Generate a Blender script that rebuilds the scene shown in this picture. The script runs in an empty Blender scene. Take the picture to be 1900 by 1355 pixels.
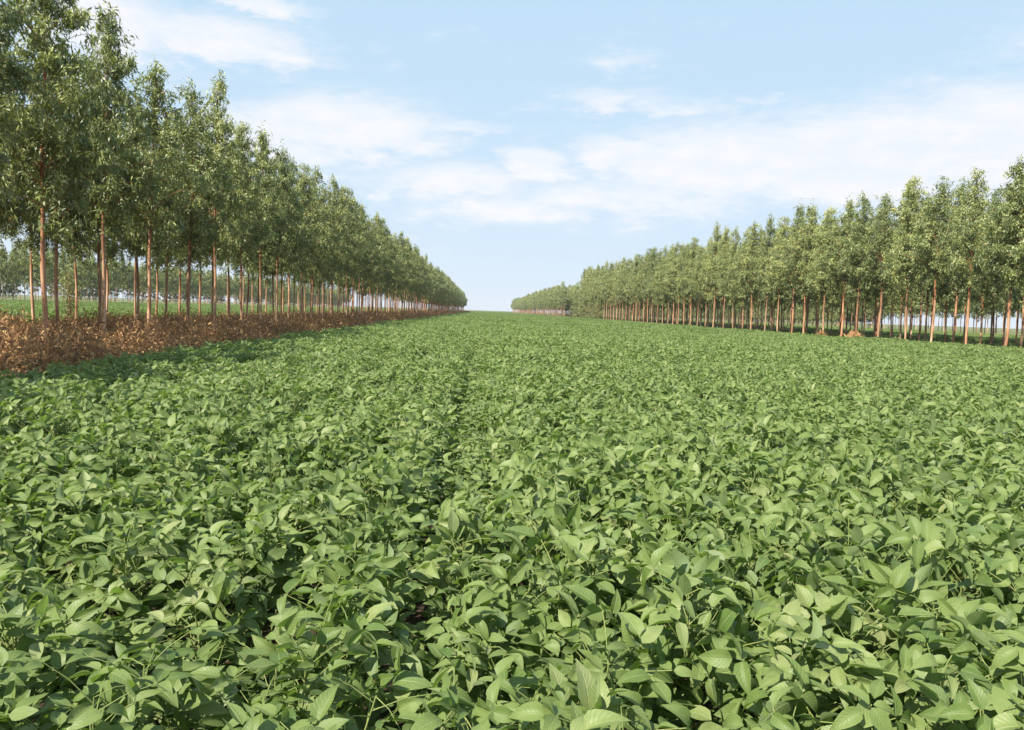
import bpy, math, random
import numpy as np
from mathutils import Matrix, Vector

R = math.radians
S = bpy.context.scene
COL = S.collection
rng = np.random.default_rng(7)
random.seed(7)

# ------------------------------------------------------------------ camera
EYE = 1.63                       # eye height; the crop's canopy tops out near 0.75 m
cam_data = bpy.data.cameras.new('camera')
cam_data.sensor_width = 36.0
cam_data.lens = 28.0
cam_data.clip_start = 0.05
cam_data.clip_end = 30000.0
cam = bpy.data.objects.new('camera', cam_data)
COL.objects.link(cam)
yaw, pitch, roll = R(2.26), R(3.85), R(1.95)
fwd = Vector((math.sin(yaw)*math.cos(pitch), math.cos(yaw)*math.cos(pitch), -math.sin(pitch)))
r0 = Vector((math.cos(yaw), -math.sin(yaw), 0))
u0 = r0.cross(fwd)
cx = math.cos(roll)*r0 + math.sin(roll)*u0
cy = -math.sin(roll)*r0 + math.cos(roll)*u0
M = Matrix((( cx.x, cy.x, -fwd.x, 0), (cx.y, cy.y, -fwd.y, 0), (cx.z, cy.z, -fwd.z, EYE), (0, 0, 0, 1)))
cam.matrix_world = M
S.camera = cam

# ------------------------------------------------------------------ sun
SUN_DIR = Vector((-0.75, -0.72, 1.04)).normalized()      # towards the sun
sun_el = math.asin(SUN_DIR.z)
sun_az = math.atan2(SUN_DIR.x, SUN_DIR.y)                # clockwise from +Y
ld = bpy.data.lights.new('sun', 'SUN')
ld.energy = 5.0
ld.angle = R(0.55)
ld.color = (1.0, 0.93, 0.79)
sun = bpy.data.objects.new('sun', ld)
sun.rotation_euler = SUN_DIR.to_track_quat('Z', 'Y').to_euler()
COL.objects.link(sun)

# ------------------------------------------------------------------ node helpers
class NT:
    def __init__(s, tree): s.t = tree; s.n = tree.nodes; s.l = tree.links
    def new(s, typ, **kw):
        nd = s.n.new(typ)
        for k, v in kw.items(): setattr(nd, k, v)
        return nd
    def put(s, sock, v):
        if isinstance(v, bpy.types.NodeSocket): s.l.new(v, sock)
        else: sock.default_value = v
    def math(s, op, a, b=None, c=None, clamp=False):
        nd = s.new('ShaderNodeMath', operation=op, use_clamp=clamp)
        s.put(nd.inputs[0], a)
        if b is not None: s.put(nd.inputs[1], b)
        if c is not None: s.put(nd.inputs[2], c)
        return nd.outputs[0]
    def smooth(s, v, a, b):
        nd = s.new('ShaderNodeMapRange', interpolation_type='SMOOTHSTEP')
        s.put(nd.inputs['Value'], v); nd.inputs['From Min'].default_value = a; nd.inputs['From Max'].default_value = b
        return nd.outputs['Result']
    def mix(s, f, a, b, blend='MIX'):
        nd = s.new('ShaderNodeMix', data_type='RGBA', blend_type=blend)
        s.put(nd.inputs[0], f); s.put(nd.inputs[6], a); s.put(nd.inputs[7], b)
        return nd.outputs[2]
    def ramp(s, f, stops, interp='LINEAR'):
        nd = s.new('ShaderNodeValToRGB'); cr = nd.color_ramp; cr.interpolation = interp
        while len(cr.elements) < len(stops): cr.elements.new(0.5)
        for e, (p, c) in zip(cr.elements, stops): e.position = p; e.color = (*c, 1)
        s.put(nd.inputs[0], f)
        return nd.outputs[0]
    def noise(s, vec, scale, detail=4, rough=0.55, dim='3D'):
        nd = s.new('ShaderNodeTexNoise', noise_dimensions=dim)
        if vec is not None: s.put(nd.inputs['Vector'], vec)
        nd.inputs['Scale'].default_value = scale; nd.inputs['Detail'].default_value = detail
        nd.inputs['Roughness'].default_value = rough
        return nd.outputs['Fac']
    def comb(s, x, y, z):
        nd = s.new('ShaderNodeCombineXYZ')
        for i, v in enumerate((x, y, z)): s.put(nd.inputs[i], v)
        return nd.outputs[0]

# ------------------------------------------------------------------ world: sky with cloud banks
world = bpy.data.worlds.new('World')
S.world = world
world.use_nodes = True
w = NT(world.node_tree)
w.n.clear()
sky = w.new('ShaderNodeTexSky', sky_type='NISHITA')
sky.sun_disc = False
sky.sun_elevation = sun_el
sky.sun_rotation = sun_az
sky.altitude = 300
sky.air_density = 1.0
sky.dust_density = 1.2
sky.ozone_density = 1.6
tc = w.new('ShaderNodeTexCoord')
sep = w.new('ShaderNodeSeparateXYZ')
w.l.new(tc.outputs['Generated'], sep.inputs[0])
dx, dy, dz = sep.outputs
az = w.math('ARCTAN2', dx, dy)
el = w.math('ARCSINE', w.math('MINIMUM', w.math('MAXIMUM', dz, -1.0), 1.0))
# cloud banks as soft ellipses of azimuth / elevation (radians): centre az, el, half widths, strength
BANKS = [(-0.321, 0.290, 0.105, 0.026, 1.00), (-0.447, 0.289, 0.081, 0.046, 0.90), (-0.280, 0.332, 0.067, 0.012, 0.80), (-0.377, 0.241, 0.086, 0.022, 0.45),
         (-0.180, 0.210, 0.130, 0.035, 1.00), (-0.037, 0.218, 0.080, 0.009, 0.55), (-0.223, 0.175, 0.082, 0.024, 0.70), (-0.051, 0.154, 0.100, 0.027, 1.00),
         (0.020, 0.124, 0.127, 0.021, 0.75), (-0.133, 0.146, 0.039, 0.011, 0.60), (0.054, 0.180, 0.047, 0.019, 1.00), (0.156, 0.195, 0.059, 0.022, 1.00),
         (0.279, 0.183, 0.156, 0.046, 1.00), (0.451, 0.187, 0.169, 0.055, 1.00), (0.572, 0.191, 0.106, 0.059, 1.00), (0.165, 0.141, 0.178, 0.026, 0.70),
         (0.141, 0.254, 0.094, 0.016, 0.62), (0.232, 0.244, 0.09, 0.014, 0.55), (0.328, 0.252, 0.06, 0.010, 0.42), (0.175, 0.300, 0.062, 0.014, 0.42),
         (0.438, 0.231, 0.081, 0.008, 0.50),
         (1.1, .25, .5, .12, .8), (-1.3, .3, .5, .14, .8), (2.4, .3, .7, .15, .8), (-2.5, .35, .7, .2, .8)]
n1 = w.noise(w.comb(w.math('MULTIPLY', az, 5.0), w.math('MULTIPLY', el, 15.0), 3.7), 1.0, 8, 0.6)
n2 = w.noise(w.comb(w.math('MULTIPLY', az, 16.0), w.math('MULTIPLY', el, 44.0), 9.1), 1.0, 6, 0.65)
wob_a = w.math('MULTIPLY_ADD', w.math('SUBTRACT', n1, 0.5), 0.16, az)
wob_e = w.math('MULTIPLY_ADD', w.math('SUBTRACT', n2, 0.5), 0.055, el)
cov = None
for (a, e, sa, se, k) in BANKS:
    q = w.math('ADD', w.math('POWER', w.math('ABSOLUTE', w.math('DIVIDE', w.math('SUBTRACT', wob_a, a), sa)), 2.0),
               w.math('POWER', w.math('ABSOLUTE', w.math('DIVIDE', w.math('SUBTRACT', wob_e, e), se)), 2.0))
    g = w.math('MULTIPLY', w.math('EXPONENT', w.math('MULTIPLY', q, -0.8)), k)
    cov = g if cov is None else w.math('MAXIMUM', cov, g)
n3 = w.noise(w.comb(w.math('MULTIPLY', az, 42.0), w.math('MULTIPLY', el, 120.0), 5.3), 1.0, 5, 0.6)
cov = w.math('MAXIMUM', cov, w.math('MULTIPLY', w.smooth(n1, 0.45, 0.75), 0.22))
cl = w.math('ADD', cov, w.math('MULTIPLY', w.math('SUBTRACT', n1, 0.5), 0.75))
cl = w.math('ADD', cl, w.math('MULTIPLY', w.math('SUBTRACT', n2, 0.5), 0.60))
cl = w.math('ADD', cl, w.math('MULTIPLY', w.math('SUBTRACT', n3, 0.5), 0.42))
cloud = w.math('MULTIPLY', w.smooth(cl, 0.11, 0.80), w.math('MULTIPLY_ADD', w.smooth(n2, 0.3, 0.7), 0.30, 0.68))
# air towards the horizon: a pale bluish veil
veil = w.math('MULTIPLY', w.math('EXPONENT', w.math('MULTIPLY', w.math('MAXIMUM', el, 0.0), -6.0)), 0.95)
SKY_GAIN = w.mix(1.0, sky.outputs[0], (1.0, 1.0, 1.0, 1), 'MULTIPLY')
c0 = w.mix(0.90, SKY_GAIN, (5.2, 7.4, 9.4, 1))
c1 = w.mix(veil, c0, (7.5, 8.3, 9.3, 1))
c2 = w.mix(cloud, c1, (9.0, 9.05, 9.45, 1))
bg = w.new('ShaderNodeBackground')
w.l.new(c2, bg.inputs[0])
bg.inputs[1].default_value = 0.050
wo = w.new('ShaderNodeOutputWorld')
w.l.new(bg.outputs[0], wo.inputs[0])
world.cycles.sampling_method = 'MANUAL'
world.cycles.sample_map_resolution = 512

S.view_settings.view_transform = 'Standard'
S.view_settings.look = 'None'
S.view_settings.exposure = 1.1
S.view_settings.gamma = 1.0
S.cycles.max_bounces = 8
S.cycles.diffuse_bounces = 3
S.cycles.glossy_bounces = 2
S.cycles.transmission_bounces = 4
S.cycles.transparent_max_bounces = 4

# ------------------------------------------------------------------ materials
def new_mat(name):
    m = bpy.data.materials.new(name); m.use_nodes = True
    t = NT(m.node_tree); t.n.clear()
    out = t.new('ShaderNodeOutputMaterial')
    return m, t, out

def bsdf(t, col, rough, spec=0.3, normal=None):
    b = t.new('ShaderNodeBsdfPrincipled')
    t.put(b.inputs['Base Color'], col); t.put(b.inputs['Roughness'], rough)
    b.inputs['Specular IOR Level'].default_value = spec
    if normal is not None: t.l.new(normal, b.inputs['Normal'])
    return b

def leaf_mat(name, stops, under, through, trans=0.3, rough=0.5, spec=0.35, veins=False, rare=None):
    """leaf: point attribute (across 0..1, along 0..1, random 0..1)"""
    m, t, out = new_mat(name)
    at = t.new('ShaderNodeAttribute', attribute_name='leaf')
    sp = t.new('ShaderNodeSeparateXYZ'); t.l.new(at.outputs['Vector'], sp.inputs[0])
    u, v, rn = sp.outputs
    oi = t.new('ShaderNodeObjectInfo')
    geo = t.new('ShaderNodeNewGeometry')
    tcn = t.new('ShaderNodeTexCoord')
    f = t.math('ADD', t.math('MULTIPLY', rn, 0.75), t.math('MULTIPLY', oi.outputs['Random'], 0.25))
    if veins:
        f = t.math('ADD', f, t.math('MULTIPLY', t.math('SUBTRACT', t.noise(tcn.outputs['Object'], 38, 3), 0.5), 0.45), clamp=True)
    col = t.ramp(f, stops)
    if rare:
        thr, rc = rare
        col = t.mix(t.math('GREATER_THAN', rn, thr), col, (*rc, 1))
    if veins:
        au = t.math('ABSOLUTE', t.math('SUBTRACT', u, 0.5))
        mid = t.math('SUBTRACT', 1.0, t.smooth(au, 0.012, 0.045))
        lat = t.math('FRACT', t.math('SUBTRACT', t.math('MULTIPLY', v, 8.0), t.math('MULTIPLY', au, 5.0)))
        lat = t.math('SUBTRACT', 1.0, t.smooth(t.math('ABSOLUTE', t.math('SUBTRACT', lat, 0.5)), 0.02, 0.16))
        vm = t.math('MAXIMUM', t.math('MULTIPLY', mid, 0.75), t.math('MULTIPLY', lat, 0.38))
        bl = t.smooth(t.noise(tcn.outputs['Object'], 70, 4), 0.50, 0.72)
        col = t.mix(t.math('MULTIPLY', bl, 0.18), col, (.21, .225, .115, 1))      # dusty, hairy bloom in patches
        sp2 = t.math('GREATER_THAN', t.noise(tcn.outputs['Object'], 210, 2), 0.71)
        col = t.mix(t.math('MULTIPLY', sp2, 0.5), col, (.16, .12, .05, 1))         # small brown flecks
        col = t.mix(vm, col, (.23, .28, .115, 1))
        bp = t.new('ShaderNodeBump'); bp.inputs['Strength'].default_value = .7; bp.inputs['Distance'].default_value = .0025
        t.l.new(t.math('MULTIPLY', vm, -1.0), bp.inputs['Height']); NRM = bp.outputs[0]
    col = t.mix(geo.outputs['Backfacing'], col, t.mix(0.6, col, (*under, 1)))
    b = bsdf(t, col, rough, spec, NRM if veins else None)
    tr = t.new('ShaderNodeBsdfTranslucent')
    t.put(tr.inputs['Color'], t.mix(0.35, (*through, 1), col))
    mx = t.new('ShaderNodeMixShader'); mx.inputs[0].default_value = trans
    t.l.new(b.outputs[0], mx.inputs[1]); t.l.new(tr.outputs[0], mx.inputs[2])
    t.l.new(mx.outputs[0], out.inputs[0])
    return m

M_soy = leaf_mat('soybean_leaf', [(0, (.048, .098, .019)), (.35, (.108, .165, .039)), (.7, (.176, .230, .072)), (1, (.258, .284, .128))],
                 (.15, .20, .10), (.24, .42, .02), trans=0.30, rough=0.52, spec=0.42, veins=True, rare=(.994, (.27, .29, .10)))
M_euc = leaf_mat('eucalyptus_leaf', [(0, (.040, .060, .024)), (.38, (.135, .175, .066)), (.72, (.315, .350, .125)), (1, (.52, .49, .18))],
                 (.10, .12, .06), (.45, .52, .07), trans=0.21, rough=0.46, spec=0.5, rare=(.985, (.26, .15, .05)))
M_litter = leaf_mat('dry_leaf', [(0, (.075, .040, .020)), (.30, (.23, .125, .054)), (.58, (.50, .295, .125)), (.82, (.72, .48, .21)), (1, (.84, .65, .36))],
                    (.22, .13, .07), (.50, .27, .10), trans=0.2, rough=0.6, spec=0.25)
M_grass = leaf_mat('grass_blade', [(0, (.035, .065, .018)), (.6, (.075, .115, .032)), (1, (.17, .18, .065))],
                   (.09, .12, .05), (.15, .22, .04), trans=0.25, rough=0.55, spec=0.3)
M_straw = leaf_mat('straw', [(0, (.17, .09, .04)), (.6, (.34, .20, .09)), (1, (.52, .36, .17))],
                   (.4, .28, .13), (.4, .25, .1), trans=0.1, rough=0.7, spec=0.2)

def simple(name, stops, scale, rough=0.7, spec=0.25, stretch=(1, 1, 1), bump=0.0, detail=6):
    m, t, out = new_mat(name)
    tcn = t.new('ShaderNodeTexCoord')
    mp = t.new('ShaderNodeMapping'); mp.inputs['Scale'].default_value = stretch
    t.l.new(tcn.outputs['Object'], mp.inputs[0])
    n = t.noise(mp.outputs[0], scale, detail, 0.6)
    col = t.ramp(n, stops)
    nrm = None
    if bump:
        bp = t.new('ShaderNodeBump'); bp.inputs['Strength'].default_value = bump; bp.inputs['Distance'].default_value = .02
        t.l.new(n, bp.inputs['Height']); nrm = bp.outputs[0]
    t.l.new(bsdf(t, col, rough, spec, nrm).outputs[0], out.inputs[0])
    return m

M_stem = simple('green_stem', [(.3, (.10, .15, .04)), (.7, (.22, .24, .08))], 20, 0.55)
M_twig = simple('dry_twig', [(.3, (.09, .05, .03)), (.7, (.24, .15, .09))], 30, 0.8)

def bark():
    m, t, out = new_mat('eucalyptus_bark')
    tcn = t.new('ShaderNodeTexCoord'); oi = t.new('ShaderNodeObjectInfo')
    mp = t.new('ShaderNodeMapping'); mp.inputs['Scale'].default_value = (9, 9, 1.1)
    t.l.new(tcn.outputs['Object'], mp.inputs[0])
    off = t.comb(t.math('MULTIPLY', oi.outputs['Random'], 37.0), 0.0, t.math('MULTIPLY', oi.outputs['Random'], 11.0))
    va = t.new('ShaderNodeVectorMath', operation='ADD'); t.l.new(mp.outputs[0], va.inputs[0]); t.l.new(off, va.inputs[1])
    n = t.noise(va.outputs[0], 1.0, 7, 0.62)
    n2 = t.noise(va.outputs[0], 0.35, 4, 0.55)
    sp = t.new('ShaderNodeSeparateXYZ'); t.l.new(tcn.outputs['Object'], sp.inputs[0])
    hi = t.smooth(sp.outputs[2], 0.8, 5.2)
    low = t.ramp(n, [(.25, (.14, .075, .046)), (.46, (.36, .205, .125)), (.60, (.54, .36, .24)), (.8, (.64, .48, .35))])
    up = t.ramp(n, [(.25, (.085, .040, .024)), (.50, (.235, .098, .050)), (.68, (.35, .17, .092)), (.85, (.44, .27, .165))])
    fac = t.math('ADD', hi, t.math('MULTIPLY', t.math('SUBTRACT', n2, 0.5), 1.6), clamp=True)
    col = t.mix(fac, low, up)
    tint = t.ramp(oi.outputs['Random'], [(0, (.72, .68, .66)), (.5, (1, 1, 1)), (1, (1.08, .92, .84))])
    col = t.mix(1.0, col, tint, 'MULTIPLY')
    bp = t.new('ShaderNodeBump'); bp.inputs['Strength'].default_value = .6; bp.inputs['Distance'].default_value = .015
    t.l.new(n, bp.inputs['Height'])
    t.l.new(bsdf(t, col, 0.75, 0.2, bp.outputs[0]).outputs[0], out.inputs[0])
    return m
M_bark = bark()

def ground_mat():
    m, t, out = new_mat('ground_soil')
    tcn = t.new('ShaderNodeTexCoord')
    sp = t.new('ShaderNodeSeparateXYZ'); t.l.new(tcn.outputs['Object'], sp.inputs[0])
    n = t.noise(tcn.outputs['Object'], 2.3, 8, 0.65)
    soil = t.ramp(n, [(.3, (.026, .019, .013)), (.6, (.055, .038, .026)), (.8, (.10, .072, .050))])
    n2 = t.noise(tcn.outputs['Object'], 0.02, 8, 0.6)
    far = t.ramp(n2, [(.35, (.075, .10, .032)), (.55, (.12, .13, .05)), (.7, (.19, .17, .08))])
    d = t.smooth(t.math('ABSOLUTE', sp.outputs[1]), 600.0, 900.0)
    d2 = t.smooth(t.math('ABSOLUTE', sp.outputs[0]), 20.0, 24.0)
    col = t.mix(t.math('MAXIMUM', d, d2), soil, far)
    bp = t.new('ShaderNodeBump'); bp.inputs['Strength'].default_value = .5; bp.inputs['Distance'].default_value = .05
    t.l.new(n, bp.inputs['Height'])
    t.l.new(bsdf(t, col, 0.9, 0.15, bp.outputs[0]).outputs[0], out.inputs[0])
    return m
M_ground = ground_mat()

# ------------------------------------------------------------------ mesh helpers
def nrm(a): return a / np.maximum(np.linalg.norm(a, axis=-1, keepdims=True), 1e-9)

class MB:
    """collects quads with a per-vertex 'leaf' vector and a material slot"""
    def __init__(s): s.v = []; s.q = []; s.a = []; s.m = []; s.n = 0
    def add(s, v, q, a, mat=0):
        s.v.append(v.reshape(-1, 3)); s.q.append(q.reshape(-1, 4) + s.n); s.a.append(a.reshape(-1, 3))
        s.m.append(np.full(q.reshape(-1, 4).shape[0], mat, np.int32)); s.n += v.reshape(-1, 3).shape[0]
    def mesh(s, name, mats, smooth=True):
        v = np.concatenate(s.v).astype(np.float32); q = np.concatenate(s.q).astype(np.int32)
        a = np.concatenate(s.a).astype(np.float32); mi = np.concatenate(s.m)
        me = bpy.data.meshes.new(name)
        me.vertices.add(len(v)); me.vertices.foreach_set('co', v.ravel())
        me.loops.add(q.size); me.loops.foreach_set('vertex_index', q.ravel())
        me.polygons.add(len(q)); me.polygons.foreach_set('loop_start', np.arange(0, q.size, 4, dtype=np.int32))
        me.polygons.foreach_set('loop_total', np.full(len(q), 4, np.int32))
        for mt in mats: me.materials.append(mt)
        me.polygons.foreach_set('material_index', mi)
        me.polygons.foreach_set('use_smooth', np.full(len(q), smooth))
        at = me.attributes.new('leaf', 'FLOAT_VECTOR', 'POINT'); at.data.foreach_set('vector', a.ravel())
        me.update(); me.validate()
        return me

def leaves(mb, O, T, N, L, W, droop, fold, rnd, nu=5, nv=7, mat=0, peak=0.38, wave=0.0):
    """a batch of leaf blades: origin O, tip direction T, face normal N (arrays of k)"""
    k = len(O)
    T = nrm(T); N = nrm(N - T*np.sum(N*T, 1, keepdims=True)); B = np.cross(T, N)
    us = np.linspace(-1, 1, nu); vs = np.linspace(0, 1, nv)
    p = peak; ex = 1.15
    prof = np.clip(vs, 1e-4, 1)**(p*1.6) * (1 - vs)**((1-p)*1.6/1.0*ex*0.86)
    prof = prof / prof.max(); prof[-1] = 0.015; prof[0] = max(prof[0], 0.06)
    U, V = np.meshgrid(us, vs)                        # nv, nu
    P = np.repeat(prof[:, None], nu, 1)
    x = (U*P)[None]*(W[:, None, None]*0.5)
    y = V[None]*L[:, None, None]
    z = np.abs(x)*fold[:, None, None] - droop[:, None, None]*(V[None]**2)*L[:, None, None]
    y = y - (droop[:, None, None]**2)*(V[None]**3)*L[:, None, None]*0.35
    if wave:
        ph = rnd[:, None, None]*40
        z = z + wave*W[:, None, None]*np.sin(V[None]*9 + ph)*np.abs(U)[None]*P[None]
    vtx = O[:, None, None, :] + x[..., None]*B[:, None, None, :] + y[..., None]*T[:, None, None, :] + z[..., None]*N[:, None, None, :]
    idx = np.arange(nu*nv).reshape(nv, nu)
    q = np.stack([idx[:-1, :-1], idx[:-1, 1:], idx[1:, 1:], idx[1:, :-1]], -1).reshape(-1, 4)
    qq = (q[None] + (np.arange(k)*nu*nv)[:, None, None])
    a = np.empty((k, nv, nu, 3)); a[..., 0] = (U[None]*0.5 + 0.5); a[..., 1] = V[None]; a[..., 2] = rnd[:, None, None]
    mb.add(vtx, qq, a, mat)

def tube(mb, pts, rad, n=6, mat=0):
    pts = np.asarray(pts, float); rad = np.asarray(rad, float); k = len(pts)
    d = nrm(np.gradient(pts, axis=0))
    ref = np.array([1.0, 0, 0]) if abs(d[0, 2]) > 0.8 else np.array([0, 0, 1.0])
    b = nrm(np.cross(d, ref)); c = np.cross(d, b)
    th = np.linspace(0, 2*math.pi, n, endpoint=False)
    ring = pts[:, None] + rad[:, None, None]*(np.cos(th)[None, :, None]*b[:, None] + np.sin(th)[None, :, None]*c[:, None])
    i = np.arange(k*n).reshape(k, n)
    q = np.stack([i[:-1], np.roll(i[:-1], -1, 1), np.roll(i[1:], -1, 1), i[1:]], -1)
    a = np.zeros((k, n, 3)); a[..., 2] = rng.random()
    mb.add(ring, q, a, mat)

def link(o, parent=None):
    COL.objects.link(o)
    if parent: o.parent = parent
    return o

def tag(o, label=None, cat=None, group=None, kind=None):
    if label: o['label'] = label
    if cat: o['category'] = cat
    if group: o['group'] = group
    if kind: o['kind'] = kind
    return o

# scatter object: a points mesh instanced over a list of source meshes (kept out of the scene collection)
def scatter(name, meshes, P, idx, rot, scl):
    src = bpy.data.collections.new(name + '_sources')
    for i, me in enumerate(meshes):
        src.objects.link(bpy.data.objects.new('%s_source_%03d' % (name, i), me))
    me = bpy.data.meshes.new(name)
    n = len(P)
    me.vertices.add(n); me.vertices.foreach_set('co', np.asarray(P, np.float32).ravel())
    for nm, ty, key, arr in (('idx', 'INT', 'value', np.asarray(idx, np.int32)), ('rot', 'FLOAT_VECTOR', 'vector', np.asarray(rot, np.float32)),
                             ('scl', 'FLOAT_VECTOR', 'vector', np.asarray(scl, np.float32))):
        at = me.attributes.new(nm, ty, 'POINT'); at.data.foreach_set(key, arr.ravel())
    o = link(bpy.data.objects.new(name, me))
    g = bpy.data.node_groups.new(name, 'GeometryNodeTree')
    g.interface.new_socket('Geometry', in_out='INPUT', socket_type='NodeSocketGeometry')
    g.interface.new_socket('Geometry', in_out='OUTPUT', socket_type='NodeSocketGeometry')
    N = g.nodes; Lk = g.links
    gi = N.new('NodeGroupInput'); go = N.new('NodeGroupOutput')
    ci = N.new('GeometryNodeCollectionInfo'); ci.inputs['Collection'].default_value = src
    ci.inputs['Separate Children'].default_value = True; ci.inputs['Reset Children'].default_value = True
    iop = N.new('GeometryNodeInstanceOnPoints'); iop.inputs['Pick Instance'].default_value = True
    def attr(nm, ty):
        a = N.new('GeometryNodeInputNamedAttribute'); a.data_type = ty; a.inputs['Name'].default_value = nm
        return next(s for s in a.outputs if s.enabled and s.name == 'Attribute')
    Lk.new(gi.outputs[0], iop.inputs['Points']); Lk.new(ci.outputs[0], iop.inputs['Instance'])
    Lk.new(attr('idx', 'INT'), iop.inputs['Instance Index'])
    Lk.new(attr('rot', 'FLOAT_VECTOR'), iop.inputs['Rotation'])
    Lk.new(attr('scl', 'FLOAT_VECTOR'), iop.inputs['Scale'])
    Lk.new(iop.outputs[0], go.inputs[0])
    md = o.modifiers.new('scatter', 'NODES'); md.node_group = g
    return o

def vnoise(x, y, s, seed=0):
    """cheap smooth value noise, about 0..1"""
    a = seed*1.7
    return 0.5 + 0.25*(np.sin(x*s + a + 1.3*np.sin(y*s*.7 + a)) + np.sin(y*s*1.1 - a*2 + 1.7*np.sin(x*s*.8 + 2 + a)))

# ------------------------------------------------------------------ ground
def build_ground():
    mb = MB()
    ring = [0, 30, 120, 500, 2000, 6000, 12000]; n = 48
    th = np.linspace(0, 2*math.pi, n, endpoint=False)
    v = np.array([[[max(r, .01)*math.cos(t), max(r, .01)*math.sin(t), 0] for t in th] for r in ring])
    i = np.arange(len(ring)*n).reshape(-1, n)
    q = np.stack([i[:-1], i[1:], np.roll(i[1:], -1, 1), np.roll(i[:-1], -1, 1)], -1)
    mb.add(v, q, np.zeros((len(ring)*n, 3)))
    o = link(bpy.data.objects.new('ground', mb.mesh('ground', [M_ground], False)))
    tag(o, 'brown soil ground under the crop and the tree belts', 'ground', kind='structure')
build_ground()

# ------------------------------------------------------------------ soybean crop
SUNH = np.array([-0.5, -0.4, 0.75])
def soy_plant(mb, r, ox=0., oy=0., hi=True, ntri=15):
    top = r.uniform(.58, .68)
    lean = r.normal(0, .04, 2)
    base = np.array([ox, oy, 0.0])
    if hi:
        tube(mb, [base, base + [lean[0]*.5, lean[1]*.5, top*.5], base + [lean[0], lean[1], top]], [.005, .004, .002], 5, 1)
    O, T, N, L, W, D, F, Rn = [], [], [], [], [], [], [], []
    for i in range(ntri):
        hz = .14 + (top - .14)*((i + r.random())/ntri)**.8
        az_ = i*2.4 + r.normal(0, .5)
        out = np.array([math.cos(az_), math.sin(az_), 0])
        node = base + np.array([lean[0]*hz/top, lean[1]*hz/top, hz])
        pl = r.uniform(.12, .24)*(1.15 - .45*i/ntri)
        rise = r.uniform(.45, .95)
        end = node + out*pl*math.sqrt(max(0, 1 - rise**2*.8)) + np.array([0, 0, pl*rise])
        end[2] = min(end[2], r.uniform(.60, .80))
        if hi:
            tube(mb, [node, (node+end)/2 + [0, 0, .012], end], [.0020, .0017, .0014], 4, 1)
        n = np.array([0, 0, .5]) + SUNH*.42 + out*r.uniform(-.2, .5) + r.normal(0, .46, 3)
        n = nrm(n)
        t = out*r.uniform(.3, 1.0) + r.normal(0, .5, 3) + np.array([.18, .22, r.uniform(-.15, 1.25)])
        t = nrm(t - n*np.dot(t, n)); b = np.cross(t, n)
        sz = r.uniform(.8, 1.22)*(1.06 - .22*(i/ntri))
        rn = r.random()
        for s in (0, -1, 1):
            if s == 0: o_, t_ = end + t*.024*sz, t
            else:
                an = R(r.uniform(62, 96)); t_ = t*math.cos(an) + s*b*math.sin(an); o_ = end + t_*.004
            n_ = n + r.normal(0, .36, 3) + (0 if s == 0 else s*0.18)*b
            O.append(o_); T.append(t_ + r.normal(0, .1, 3)); N.append(n_)
            l_ = r.uniform(.072, .102)*sz*(1.08 if s == 0 else .95)
            L.append(l_); W.append(l_*r.uniform(.44, .58)); D.append(r.uniform(.0, .65)); F.append(r.uniform(.05, .8)); Rn.append(min(1, max(0, .6*rn + .4*r.random())) if r.random() > .006 else .999)
    A = lambda x: np.array(x)
    if hi: leaves(mb, A(O), A(T), A(N), A(L), A(W), A(D), A(F), A(Rn), 5, 8, 0, .36, .05)
    else: leaves(mb, A(O), A(T), A(N), A(L)*1.03, A(W)*1.05, A(D), A(F), A(Rn), 3, 4, 0, .36, 0)

soy_meshes = []
for k in range(14):
    mb = MB(); soy_plant(mb, np.random.default_rng(100+k), ntri=21 + k % 3)
    soy_meshes.append(mb.mesh('soybean_plant', [M_soy, M_stem]))
PATCH = 2.0
soy_patches = []
for k in range(4):
    mb = MB(); r = np.random.default_rng(300+k)
    for ix in range(5):
        for iy in range(14):
            soy_plant(mb, r, -1 + .2 + ix*.4 + r.normal(0, .05), -1 + .071 + iy*.1429 + r.normal(0, .04), hi=False, ntri=14)
    soy_patches.append(mb.mesh('soybean_patch', [M_soy]))

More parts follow.
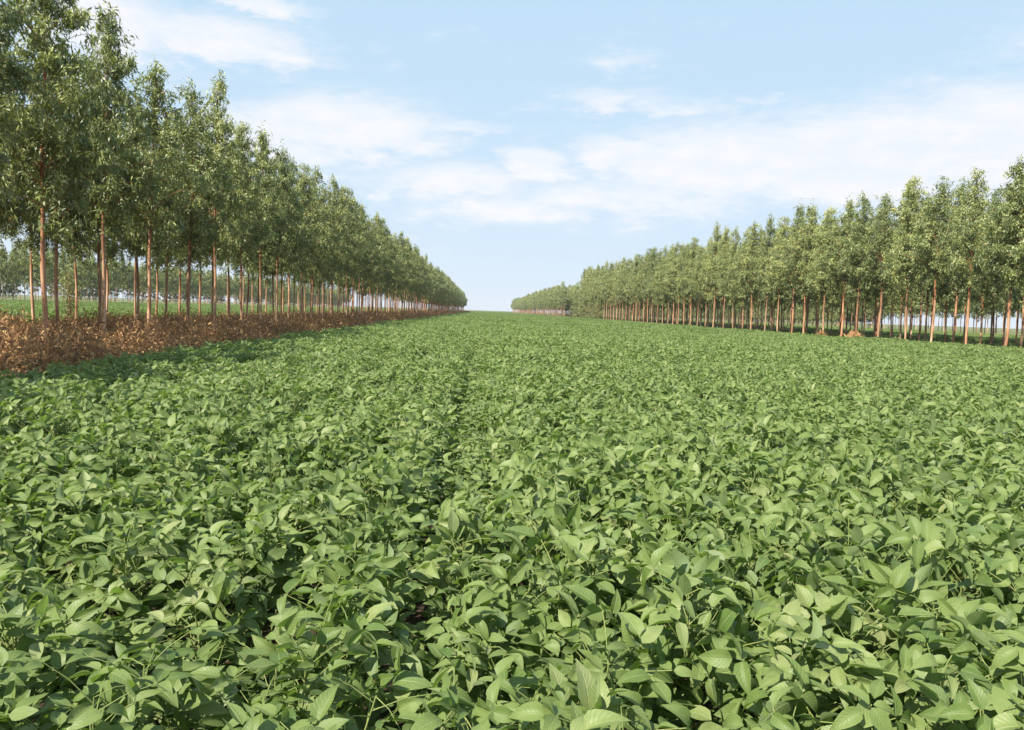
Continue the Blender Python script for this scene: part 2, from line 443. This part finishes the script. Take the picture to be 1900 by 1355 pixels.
CROP_L, CROP_R = -5.8, 23.6
def crop_field():
    P, idx, rot, scl = [], [], [], []
    near_end = 46.0
    r = np.random.default_rng(11)
    xs = np.concatenate([np.arange(-.02, CROP_L + .1, -.46)[::-1], np.arange(.40, CROP_R, .40)])
    for x in xs:
        y0 = max(-1.0, (abs(x) - 3.0)/.80 - 1)
        ys = np.arange(y0, near_end, .118)
        k = len(ys)
        px = x + r.normal(0, .035 if x < .1 else .06, k); py = ys + r.normal(0, .03, k)
        g = vnoise(px, py, 2.3, 1)*.6 + vnoise(px, py, 5.1, 2)*.4
        gapl = np.where((px < 0.15), np.where((py > 4) & (py < 10), .31, .25), .10)                      # more open spots west of the wheel track
        track = np.abs(px + .12) < .16
        keep = (g > gapl) & ~(track & (r.random(k) < .30))
        h = .93 + .16*vnoise(px, py, .9, 3) + r.normal(0, .05, k)
        h = np.where(np.abs(px + .12) < .21, h*np.where((py > 4.0) & (py < 26), .77, .88), h); h = np.where(px < -.3, h*.97, h*1.03)
        for a, b, hh, ok in zip(px, py, h, keep):
            if not ok: hh *= .62
            P.append((a, b, 0)); idx.append(r.integers(14)); rot.append((r.normal(0, .1), r.normal(0, .1), r.uniform(-1.2, 1.2)))
            sx = r.uniform(.92, 1.12); scl.append((sx*(1 if r.random() < .5 else -1), sx, hh))
    n_near = len(P)
    def patches(x0, x1, y0, y1, wedge=True):
        for x in np.arange(x0 + 1, x1 - .5, 1.9):
            for y in np.arange(y0 + 1, y1, 1.9):
                if wedge and abs(x) > .80*y + 6: continue
                P.append((x + r.normal(0, .05), y + r.normal(0, .05), 0)); idx.append(14 + r.integers(4))
                rot.append((0, 0, math.pi*r.integers(2) + r.normal(0, .06)))
                scl.append((1.02*(1 if r.random() < .5 else -1), 1.02, .97 + .12*float(vnoise(x, y, .35, 5)) + r.normal(0, .02)))
    patches(CROP_L, CROP_R + .3, near_end - .4, 720)
    o = scatter('soybean_crop', soy_meshes + soy_patches, P, idx, rot, scl)
    tag(o, 'dense green soybean crop filling the field between the two tree belts', 'crop', kind='stuff')
    print('crop near', n_near, 'patches', len(P) - n_near)
    P, idx, rot, scl = [], [], [], []
    P.clear()
    for (x0, x1, y0, y1) in ((-74, -18.6, 18, 620),):
        for x in np.arange(x0 + 1, x1, 1.9):
            for y in np.arange(y0, y1, 1.9):
                if abs(x) > .80*y + 6: continue
                P.append((x, y, 0)); idx.append(r.integers(4)); rot.append((0, 0, math.pi*r.integers(2) + r.normal(0, .06))); scl.append((1.02, 1.02, 1 + r.normal(0, .05)))
    o = scatter('soybean_crop', soy_patches, P, idx, rot, scl)
    tag(o, 'green soybean crop of the next field, seen between the trunks behind brown litter', 'crop', kind='stuff')
    P, idx, rot, scl = [], [], [], []
    for x in np.arange(43, 74, 1.9):
        for y in np.arange(28, 420, 1.9):
            if abs(x) > .80*y + 6: continue
            P.append((x, y, 0)); idx.append(r.integers(4)); rot.append((0, 0, math.pi*r.integers(2) + r.normal(0, .06))); scl.append((1.02, 1.02, 1 + r.normal(0, .05)))
    o = scatter('soybean_crop', soy_patches, P, idx, rot, scl)
    tag(o, 'strip of green crop glimpsed behind the trunks of the sunny belt', 'crop', kind='stuff')
crop_field()

# ------------------------------------------------------------------ eucalyptus trees
def euc_geometry(seed, H=10.4, cb=3.9, nleaf=12000, rmax=1.75, lscale=1.0, limbs=True):
    """returns (trunk MB, crown MB): a slender plantation eucalyptus"""
    r = np.random.default_rng(seed)
    zs = np.concatenate([[0, .12, .35], np.linspace(.8, H - .15, 26)])
    ph = r.uniform(0, 6.28, 4)
    wob = lambda z: np.stack([.040*np.sin(z*.65 + ph[0]) + .012*np.sin(z*2.3 + ph[1]), .040*np.sin(z*.6 + ph[2]) + .012*np.sin(z*2.1 + ph[3])], -1)*np.clip(z/1.2, 0, 1)[..., None]
    c = wob(zs)
    rad = .062*(1 - zs/H)**.75 + .006
    rad[0] *= 1.3; rad[1] *= 1.15; rad[2] *= 1.05
    rad *= 1 + r.normal(0, .03, len(rad))
    tr = MB(); tube(tr, np.column_stack([c, zs]), rad, 10 if limbs else 6)
    cr = MB()
    nb = 92 if limbs else 50
    O = []; wts = []
    for i in range(nb):
        f = (i + r.random())/nb
        h = cb + (H - .25 - cb)*f**1.08
        t = (h - cb)/(H - cb)
        prof = rmax*min(1.0, (t + .16)/.30)*(1 - t)**1.0*1.25 + .08
        ln = prof*r.uniform(.55, 1.18)
        a = i*2.399 + r.normal(0, .35)
        d = np.array([math.cos(a), math.sin(a), 0])
        rise = ln*r.uniform(.45, 1.05)*(.75 + .5*t)
        s = np.linspace(0, 1, 6)
        base = np.array([*wob(np.array([h]))[0], h])
        side = np.array([-d[1], d[0], 0])*r.normal(0, .16)*ln
        pts = base + d*(ln*s)[:, None] + np.array([0, 0, 1.0])*(rise*(1.5*s - .72*s**2.2))[:, None] + side*(s**2)[:, None]
        if limbs or i % 2 == 0:
            tube(tr, pts, (.006 + .011*ln/1.7)*(1 - .8*s), 4)
        # clusters along the outer limb
        nc = max(2, int(ln*4.2))
        for j in range(nc):
            sj = r.uniform(.22, 1.0)**.8
            k = min(4, int(sj*5)); q = pts[k] + (pts[k+1] - pts[k])*(sj*5 - k)
            O.append(q + r.normal(0, 1, 3)*[.16, .16, .12]); wts.append(r.uniform(.35, 1.5)*(1.0 if t < .8 else .6))
    for j in range(34):
        z = cb + .3 + (H - cb - 1.2)*r.random()**1.2; a = r.uniform(0, 6.28); q = r.uniform(.08, .42)
        O.append(np.array([*wob(np.array([z]))[0], z]) + [math.cos(a)*q, math.sin(a)*q, 0]); wts.append(r.uniform(.5, 1.3))
    # low hanging sprays under the crown, wisps on the leader
    for j in range(12):
        a = r.uniform(0, 6.28); q = r.uniform(.3, 1.0)
        O.append(np.array([math.cos(a)*q, math.sin(a)*q, cb - r.uniform(-.3, .55)])); wts.append(r.uniform(.2, .8))
    for j in range(14):
        z = H - r.uniform(-.2, 1.9)
        O.append(np.array([*wob(np.array([z]))[0], z]) + r.normal(0, .09, 3)); wts.append(.30)
    O = np.array(O); wts = np.array(wts); cnt = np.maximum(3, (wts/wts.sum()*nleaf)).astype(int)
    ci = np.repeat(np.arange(len(O)), cnt); n = len(ci)
    spread = r.uniform(.10, .21, len(O))
    dirs = nrm(r.normal(0, 1, (n, 3)))*(r.random((n, 1))**.5)
    C = O[ci] + dirs*spread[ci][:, None]*np.array([1.25, 1.25, 1.6])
    hang = r.uniform(.45, 1.25, (n, 1))
    T = np.array([0, 0, -.8])*hang + r.normal(0, .6, (n, 3))
    N = nrm(r.normal(0, .75, (n, 3))*r.choice([-1., 1.], (n, 1)) + np.array([-.40, -.40, .55]))
    L = r.uniform(.10, .185, n)*lscale; W = L*r.uniform(.20, .31, n)
    crand = r.random(len(O))[ci]
    tt = np.clip((C[:, 2] - cb)/(H - cb), 0, 1)
    rn = np.clip(.55*crand + .35*r.random(n) + .10*tt, 0, .98)
    rn = np.where(r.random(n) < .012, .995, rn)
    leaves(cr, C, T, N, L, W, r.uniform(0, .35, n), r.uniform(0, .3, n), rn, 2, 3 if limbs else 2, 0, .42)
    return tr, cr

# two-column blades with only edge points need a real width at the base row of the 2x2 case
def leaf_mesh_pair(seed, **kw):
    tr, cr = euc_geometry(seed, **kw)
    return tr.mesh('trunk', [M_bark]), cr.mesh('crown', [M_euc], False)

H0 = 10.4
NV = 10
near_pairs = [leaf_mesh_pair(500 + k, H=H0, cb=[3.9, 4.3, 3.5, 4.0, 4.5, 3.7, 4.1, 3.4, 4.2, 3.8][k], lscale=1.2,
                             nleaf=[15500, 13000, 16500, 14500, 16000, 12500, 15500, 14000, 11000, 16500][k],
                             rmax=[1.8, 1.6, 2.0, 1.7, 1.9, 1.5, 1.75, 1.9, 1.6, 1.8][k]) for k in range(NV)]
low_pairs = [leaf_mesh_pair(540 + k, H=9.0, cb=.5, nleaf=14000, rmax=2.0, lscale=1.3) for k in range(2)]
sap_pairs = [leaf_mesh_pair(560 + k, H=3.0, cb=.9, nleaf=1500, rmax=.75) for k in range(2)]

ORD = ['', 'first', 'second', 'third', 'fourth', 'fifth', 'sixth', 'seventh', 'eighth', 'ninth', 'tenth', 'eleventh', 'twelfth', 'thirteenth',
       'fourteenth', 'fifteenth', 'sixteenth', 'seventeenth', 'eighteenth', 'nineteenth', 'twentieth']
TENS = {20: 'twenty', 30: 'thirty', 40: 'forty', 50: 'fifty'}
TENTH = {20: 'twentieth', 30: 'thirtieth', 40: 'fortieth', 50: 'fiftieth'}
def ordinal(n):
    if n <= 20: return ORD[n]
    return TENTH[n] if n % 10 == 0 else TENS[n//10*10] + '-' + ORD[n % 10]

def make_tree(x, y, pair, rz, hs, ws, lean=(0, 0), label='', group=None, name='eucalyptus_tree', z=0):
    root = link(bpy.data.objects.new(name, None))
    root.empty_display_size = .3
    root.location = (x, y, z); root.rotation_euler = (lean[0], lean[1], rz); root.scale = (ws, ws, hs)
    tag(root, label, 'tree', group)
    tr = link(bpy.data.objects.new('trunk', pair[0]), root)
    cr = link(bpy.data.objects.new('crown', pair[1]), root)
    return root

STEP = 3.1
def row_y(d, x):
    """distance ahead of a trunk standing d metres to the side and seen in direction x"""
    return d/math.tan(abs(math.atan((x - 950)/1478.0) + yaw))
n_trees = 0
def belt(rows, where, group, seed):
    """rows: list of (row name, [(x, y, height)])"""
    global n_trees
    r = random.Random(seed)
    for rn, pts in rows:
        for i, (x, y, hgt, lab) in enumerate(pts):
            k = r.randrange(NV); hs = hgt/H0
            make_tree(x + r.gauss(0, .07), y, near_pairs[k], r.uniform(-.75, .75), hs, r.uniform(.82, .98) if where == 'left' else r.uniform(.9, 1.1),
                      (r.gauss(0, .008), r.gauss(0, .008)), lab, group)
            n_trees += 1

def left_rows():
    rr = random.Random(3)
    rows = []
    for rn, d, y0, tops in (('front', 10.7, 13.85, {0: 10.4, 1: 10.6, 2: 10.2, 3: 9.7, 4: 9.1, 5: 9.2, 6: 10.5, 7: 9.4, 8: 9.7, 9: 9.5, 10: 9.5, 11: 9.9, 12: 10.1}),
                            ('middle', 14.4, 18.2, {}), ('back', 18.2, 23.9, {})):
        pts = []
        n = {'front': 45, 'middle': 41, 'back': 40}[rn]
        for i in range(n):
            y = y0 + i*STEP + (rr.gauss(0, .14) if i > 6 else 0)
            hgt = tops.get(i, rr.gauss(10.5 if y > 55 else 9.5, .45))
            # i = 0,1 of the front row stand outside the frame's edge but their crowns and shadows reach in
            kk = i + 1
            if rn == 'front':
                if i < 2: lab = ['eucalyptus whose dense crown overhangs the upper corner, trunk outside the picture', 'tall eucalyptus standing just beyond the picture edge, only its dark crown showing'][i]
                elif kk - 2 <= 28: lab = 'shaded eucalyptus over brown litter, %s visible trunk of the front row' % ordinal(kk - 2)
                else: lab = 'far front-row eucalyptus of the shaded belt, trunk lost among crowded slim trunks'
            elif rn == 'middle':
                if kk <= 16: lab = 'thin-trunked eucalyptus in the middle row of the shaded belt, %s from the near end' % ordinal(kk)
                else: lab = 'middle-row eucalyptus deep inside the shaded belt, hidden behind front-row trunks'
            else:
                if kk <= 12: lab = 'pale-trunked eucalyptus beside the next field, %s from the near end of its back row' % ordinal(kk)
                else: lab = 'back-row eucalyptus far along the shaded belt, edging the next green field'
            pts.append((-d, y, hgt, lab))
        if rn == 'front':
            for y in (1.4, 4.5, 7.6, 10.8):
                pts.append((-d, y, 10.4, 'eucalyptus standing outside the picture, shading the near edge of the crop'))
        rows.append((rn, pts))
    return rows
belt(left_rows(), 'left', 'eucalyptus trees of the shaded belt over the brown litter', 21)

def right_rows():
    rr = random.Random(5)
    d = 24.5
    xs = [1905, 1868, 1793, 1726, 1675, 1624, 1588, 1554, 1521, 1491, 1463, 1439, 1417, 1392, 1373, 1354, 1338, 1320, 1302]
    ys = [row_y(d, x) for x in xs]
    while ys[-1] < 192: ys.append(ys[-1] + STEP + rr.gauss(0, .25))
    tops = [9.5, 9.4, 9.5, 9.4, 10.1, 9.6, 9.8, 9.9, 9.8, 10.3, 10.7, 10.2, 10.5, 10.4]
    rows = []
    pts = []
    for i, y in enumerate(ys):
        hgt = tops[i] if i < len(tops) else rr.gauss(10.6 + min(1.1, (y - 80)*.012), .4)
        if i == 0: lab = 'sunlit eucalyptus cut by the picture edge, its trunk just outside'
        elif i <= 40: lab = 'sunlit eucalyptus, %s pale front-row trunk from the near end of its belt' % ordinal(i)
        else: lab = 'small far front-row eucalyptus of the sunny belt, among closely packed reddish trunks'
        pts.append((d, y, hgt, lab))
    rows.append(('front', pts))
    for rn, dd, y0 in (('middle', 28.6, 41.5), ('back', 32.6, 45.6)):
        pts = []
        for i in range(52 if rn == 'middle' else 51):
            y = y0 + i*STEP + rr.gauss(0, .3); kk = i + 1
            if rn == 'middle':
                lab = ('darker eucalyptus standing in the middle row of the sunny belt, %s from its near end' % ordinal(kk)) if kk <= 14 else 'middle-row eucalyptus of the sunny belt, half hidden behind the pale front trunks'
            else:
                lab = ('slim eucalyptus in the shaded back row of the sunny belt, %s from its near end' % ordinal(kk)) if kk <= 8 else 'back-row eucalyptus of the sunny belt, mostly hidden behind two rows of trunks'
            pts.append((dd, y, rr.gauss(9.6 + min(1.6, (y - 40)*.02), .45), lab))
        rows.append((rn, pts))
    return rows
belt(right_rows(), 'right', 'eucalyptus trees of the sunny belt across the field', 22)

# bushy end trees of the sunny belt, their foliage reaching the ground
LOW = [(23.7, 163.0, .62, 'small leafy tree beside the last bare trunks at the far end of the sunny belt'),
       (23.6, 171.0, .80, 'leafy end tree of the sunny belt, second bushy one after the bare trunks'),
       (23.5, 180.0, .92, 'tallest bushy eucalyptus near the end of the sunny belt, green to the ground'),
       (23.3, 189.0, .88, 'bushy rounded eucalyptus, last but one at the far end of the sunny belt'),
       (23.1, 198.0, .72, 'lowest bushy tree closing the far end of the sunny belt by the gap')]
for i, (x, y, s, lab) in enumerate(LOW):
    make_tree(x, y, low_pairs[i % 2], i*.35 - .7, s, s*1.1, (0, 0), lab, 'bushy trees closing the end of the sunny belt'); n_trees += 1
# young regrowth between the trunks
SAP = [(-21.5, row_y(21.5, 128), 1.0, 'young leafy sapling between pale trunks at the edge of the next field'),
       (-20.0, row_y(20.0, 520), 1.15, 'green sapling growing between slim trunks midway along the shaded belt'),
       (-20.5, row_y(20.5, 560), .9, 'small shrubby sapling behind the dark trunks midway along the shaded belt')]
for i, (x, y, s, lab) in enumerate(SAP):
    make_tree(x, y, sap_pairs[i % 2], i*2.0, s, s, (0, 0), lab, 'saplings in the shaded belt', 'eucalyptus_sapling')
print('individual trees', n_trees)

# the far trees: one mass
far_meshes = []
for k in range(7):
    tr, cr = euc_geometry(600 + k, H=H0, cb=[3.9, 4.2, 3.6, 4.0, 4.1, 2.1, 1.7][k], nleaf=3600, rmax=2.0, lscale=2.5, limbs=False)
    mb = MB()
    for v, q, a in zip(tr.v, tr.q, tr.a): mb.v.append(v); mb.a.append(a)
    mb.q = list(tr.q); mb.m = list(tr.m); mb.n = tr.n
    mb.v += cr.v; mb.a += cr.a; mb.q += [q + tr.n for q in cr.q]; mb.m += [m + 1 for m in cr.m]; mb.n += cr.n
    far_meshes.append(mb.mesh('far_eucalyptus', [M_bark, M_euc], False))
def far_trees():
    r = np.random.default_rng(31)
    P, idx, rot, scl = [], [], [], []
    def row(x, y0, y1, step=STEP, h=1.0, thin=0.0, low=False):
        y = y0
        while y < y1:
            y += step + r.normal(0, .3)
            if r.random() < thin: continue
            P.append((x + r.normal(0, .15), y, 0)); idx.append(5 + r.integers(2) if low else r.integers(5)); rot.append((0, 0, r.uniform(-.75, .75)))
            s = h*r.uniform(.92, 1.1); scl.append((s, s, s))
    for x, y0 in ((-10.7, 151), (-14.4, 150), (-18.2, 152)): row(x, y0, 450)
    for x in (24.6, 28.6, 32.6): row(x, 236, 640, thin=.03)
    for x in (-78, -86): row(x, 84, 470, 3.0, .98)
    row(-82, 84, 470, 3.0, .9, .25, True)
    for x in (36.6, 40.6): row(x, 50, 206)
    for x in (36.6, 40.6): row(x, 238, 400)
    for x in (76, 80, 84): row(x, 70, 165, 2.9, .96)
    for x in (76, 80, 84): row(x, 165, 640, 2.9, .96, 0, True)
    o = scatter('distant_eucalyptus_trees', far_meshes, P, idx, rot, scl)
    tag(o, 'distant eucalyptus belts merging towards the horizon and beyond the neighbouring fields', 'trees', kind='stuff')
    print('far trees', len(P))
far_trees()

# ------------------------------------------------------------------ brown litter under the shaded belt
def litter_clump(seed, n=150, straw=False, tall=.42):
    r = np.random.default_rng(seed); mb = MB()
    tips = []
    for i in range(15):
        a = r.uniform(0, 6.28); q = r.uniform(.0, .3); el_ = r.uniform(.3, 1.3)
        p0 = np.array([math.cos(a)*q, math.sin(a)*q, 0]); a2 = r.uniform(0, 6.28); ln = r.uniform(.3, .7)*tall/.42
        d = np.array([math.cos(a2)*math.cos(el_), math.sin(a2)*math.cos(el_), math.sin(el_)])
        s = np.linspace(0, 1, 4)
        pts = p0 + d*(ln*s)[:, None] + np.array([0, 0, -.15])*(s**2)[:, None]*ln
        pts[:, 2] = np.maximum(pts[:, 2], .01)
        tube(mb, pts, .006*(1 - .7*s) + .001, 4, 1)
        tips.append(pts)
    tips = np.array(tips)
    bi = r.integers(0, 15, n); sj = r.uniform(.2, 1, n)*3; k = np.minimum(2, sj.astype(int))
    C = tips[bi, k] + (tips[bi, k+1] - tips[bi, k])*(sj - k)[:, None] + r.normal(0, .05, (n, 3))
    m = n//3                                           # leaves lying on the ground
    C[:m] = np.column_stack([r.normal(0, .24, m), r.normal(0, .24, m), r.uniform(.01, .10, m)])
    C[:, 2] = np.maximum(C[:, 2], .02)
    T = r.normal(0, 1, (n, 3)); T[:, 2] *= .7
    N = r.normal(0, 1, (n, 3)); N[:, 2] += .5
    L = r.uniform(.05, .125, n); W = L*r.uniform(.22, .42, n)
    rn = np.clip(r.beta(2, 2.0)*.45 + .6*r.random(n)**1.2, 0, 1)
    if straw: rn = np.clip(rn*.5 + .5, 0, 1)  # paler straw tone; a sunlit look is put into the leaf colour
    leaves(mb, C, T, N, L, W, r.uniform(.0, .9, n), r.uniform(-.2, .9, n), rn, 3, 5, 0, .4, .08)
    return mb.mesh('litter_clump', [M_litter, M_twig])
lit_meshes = [litter_clump(700 + k, 230, False, [.40, .5, .62, .55, .36, .7][k]) for k in range(6)] + [litter_clump(720 + k, 190, True, .28) for k in range(2)]
def litter():
    r = np.random.default_rng(41)
    P, idx, rot, scl = [], [], [], []
    def fill(y0, y1, dens, sc):
        n = int((16.9 - 5.9)*(y1 - y0)*dens)
        X = -r.uniform(5.95, 16.9 + .5*math.sin(y0), n); Y = r.uniform(y0, y1, n)
        hn = vnoise(X, Y, 1.1, 7)
        for x, y, h in zip(X, Y, hn):
            if abs(x) > .85*y + 6: continue
            edge = abs(x) < 7.0
            straw = (r.random() < (.30 if edge else (.34 if vnoise(x, y, .8, 9) > .55 else .08))) or (edge and 13 < y < 17 and r.random() < .6)  # pale straw-coloured clumps, also painted stand-ins for sunlit patches of litter
            P.append((x, y, 0)); idx.append(6 + r.integers(2) if straw else r.integers(6))
            rot.append((r.normal(0, .12), r.normal(0, .12), r.uniform(0, 6.28)))
            fz = (.62 + .9*h)*(.55 if edge and straw else 1.0)*(.75 + .25*min(1, (abs(x) - 5.9)/1.2))*r.uniform(.8, 1.25)
            scl.append((sc*r.uniform(.85, 1.2), sc*r.uniform(.85, 1.2), fz))
    fill(4, 45, 10, 1.0); fill(45, 120, 5, 1.3); fill(120, 300, 2.2, 1.9); fill(300, 460, 1.2, 2.6)
    o = scatter('leaf_litter', lit_meshes, P, idx, rot, scl)
    tag(o, 'heaped brown dry leaves and cut branches under the shaded tree belt', 'leaf litter', kind='stuff')
    print('litter', len(P))
litter()

# ------------------------------------------------------------------ grass under the sunny belt
def grass_tuft(seed, n=70, h=.5):
    r = np.random.default_rng(seed); mb = MB()
    O = np.column_stack([r.normal(0, .22, n), r.normal(0, .22, n), np.zeros(n)])
    T = np.column_stack([r.normal(0, .45, n), r.normal(0, .45, n), np.ones(n)])
    leaves(mb, O, T, r.normal(0, 1, (n, 3)), r.uniform(.5, 1.1, n)*h, r.uniform(.012, .03, n), r.uniform(.1, .8, n), r.uniform(0, .3, n), r.random(n), 2, 5, 0, .3)
    return mb.mesh('grass_tuft', [M_grass], False)
def grass():
    r = np.random.default_rng(51)
    ms = [grass_tuft(800 + k) for k in range(5)]
    P, idx, rot, scl = [], [], [], []
    def fill(x0, x1, y0, y1, dens, sc, hz=1.0):
        n = int((x1 - x0)*(y1 - y0)*dens)
        for x, y in zip(r.uniform(x0, x1, n), r.uniform(y0, y1, n)):
            P.append((x, y, 0)); idx.append(r.integers(5)); rot.append((0, 0, r.uniform(0, 6.28))); s = sc*r.uniform(.8, 1.3); scl.append((s, s, hz*r.uniform(.7, 1.3)))
    fill(23.8, 43, 30, 110, 5, 1.3); fill(23.8, 43, 110, 240, 2.2, 1.8); fill(23.8, 43, 240, 640, .8, 2.6)
    o = scatter('grass', ms, P, idx, rot, scl)
    tag(o, 'dark green grass growing under the sunny tree belt', 'grass', kind='stuff')
    P, idx, rot, scl = [], [], [], []
    fill(-18.9, -16.6, 15, 120, 4, 1.2, .8); fill(-77, -72, 60, 420, 1.2, 1.8, 1.0)
    ms2 = []
    for k in range(3):
        me = grass_tuft(830 + k, 60, .55); me.materials.clear(); me.materials.append(M_straw); ms2.append(me)
    idx = [i % 3 for i in idx]
    o = scatter('grass', ms2, P, idx, rot, scl)
    tag(o, 'pale dry grass edging the next field beyond the shaded belt', 'grass', kind='stuff')
grass()

# ------------------------------------------------------------------ a weed standing in the brown litter
def weed():
    mb = MB(); r = np.random.default_rng(77)
    for k in range(7): soy_plant(mb, r, r.normal(0, .28), r.normal(0, .22), True, 10)
    o = link(bpy.data.objects.new('weed', mb.mesh('weed', [M_grass, M_stem])))
    o.location = (-14.0, row_y(14.0, 262), 0); o.scale = (1, 1, 1.15)
    tag(o, 'dark green weed clump growing out of the brown litter between the trunks', 'weed')
weed()

# ------------------------------------------------------------------ straw heaps at the feet of sunny trunks
def heap(x, y, rx, h, label, seed):
    r = np.random.default_rng(seed); mb = MB()
    nu, nv = 20, 8
    th = np.linspace(0, 2*math.pi, nu, endpoint=False); s = np.linspace(0, 1, nv)
    Th, Sg = np.meshgrid(th, s)
    rr = Sg*rx*(1 + .18*np.sin(3*Th + seed) + .1*np.sin(5*Th))
    z = h*(1 - Sg**1.6)*(1 + .22*np.sin(4*Th + 2*Sg*5 + seed) + .16*np.sin(9*Th + 7*Sg) + .12*np.sin(2*Th + 13*Sg))
    v = np.stack([rr*np.cos(Th), rr*np.sin(Th), z - .02*Sg], -1)
    i = np.arange(nu*nv).reshape(nv, nu)
    q = np.stack([i[:-1], i[1:], np.roll(i[1:], -1, 1), np.roll(i[:-1], -1, 1)], -1)
    a = np.zeros((nv, nu, 3)); a[..., 2] = .3
    mb.add(v, q, a, 0)
    n = 700
    t_ = r.uniform(0, 6.28, n); q_ = np.sqrt(r.random(n))*rx
    C = np.column_stack([np.cos(t_)*q_, np.sin(t_)*q_, h*(1 - (q_/rx)**1.6)*.9 + r.uniform(0, .16, n)])
    leaves(mb, C, r.normal(0, 1, (n, 3))*[1, 1, .5], r.normal(0, 1, (n, 3)) + [0, 0, 1], r.uniform(.15, .42, n), r.uniform(.02, .07, n), r.uniform(0, .6, n), r.uniform(0, .6, n), r.random(n), 2, 4, 0, .4)
    o = link(bpy.data.objects.new('straw_heap', mb.mesh('straw_heap', [M_straw], False)))
    o.location = (x, y, 0)
    tag(o, label, 'straw heap', 'straw heaps at the feet of trunks')
heap(23.95, row_y(23.95, 1583), 1.3, .86, 'larger heap of tan dry straw at the foot of a pair of sunny trunks', 1)
heap(24.05, row_y(24.05, 1521), .7, .82, 'small tan straw heap around the base of a single sunny trunk', 2)

# ------------------------------------------------------------------ haze: thin even air that pales the far belts
def haze():
    mb = MB()
    x0, x1, y0, y1, z0, z1 = -420, 420, -60, 1250, -1.0, 16.0
    v = np.array([[x, y, z] for z in (z0, z1) for (x, y) in ((x0, y0), (x1, y0), (x1, y1), (x0, y1))], float)
    q = np.array([[3, 2, 1, 0], [4, 5, 6, 7], [0, 1, 5, 4], [1, 2, 6, 5], [2, 3, 7, 6], [3, 0, 4, 7]])
    mb.add(v, q, np.zeros((8, 3)))
    m, t, out = new_mat('haze')
    pv = t.new('ShaderNodeVolumePrincipled')
    pv.inputs['Color'].default_value = (.93, .96, 1.0, 1)
    pv.inputs['Density'].default_value = .00020
    pv.inputs['Anisotropy'].default_value = .2
    t.l.new(pv.outputs[0], out.inputs['Volume'])
    o = link(bpy.data.objects.new('haze', mb.mesh('haze', [m], False)))
    tag(o, 'thin pale haze in the air over the field', 'haze', kind='stuff')
haze()
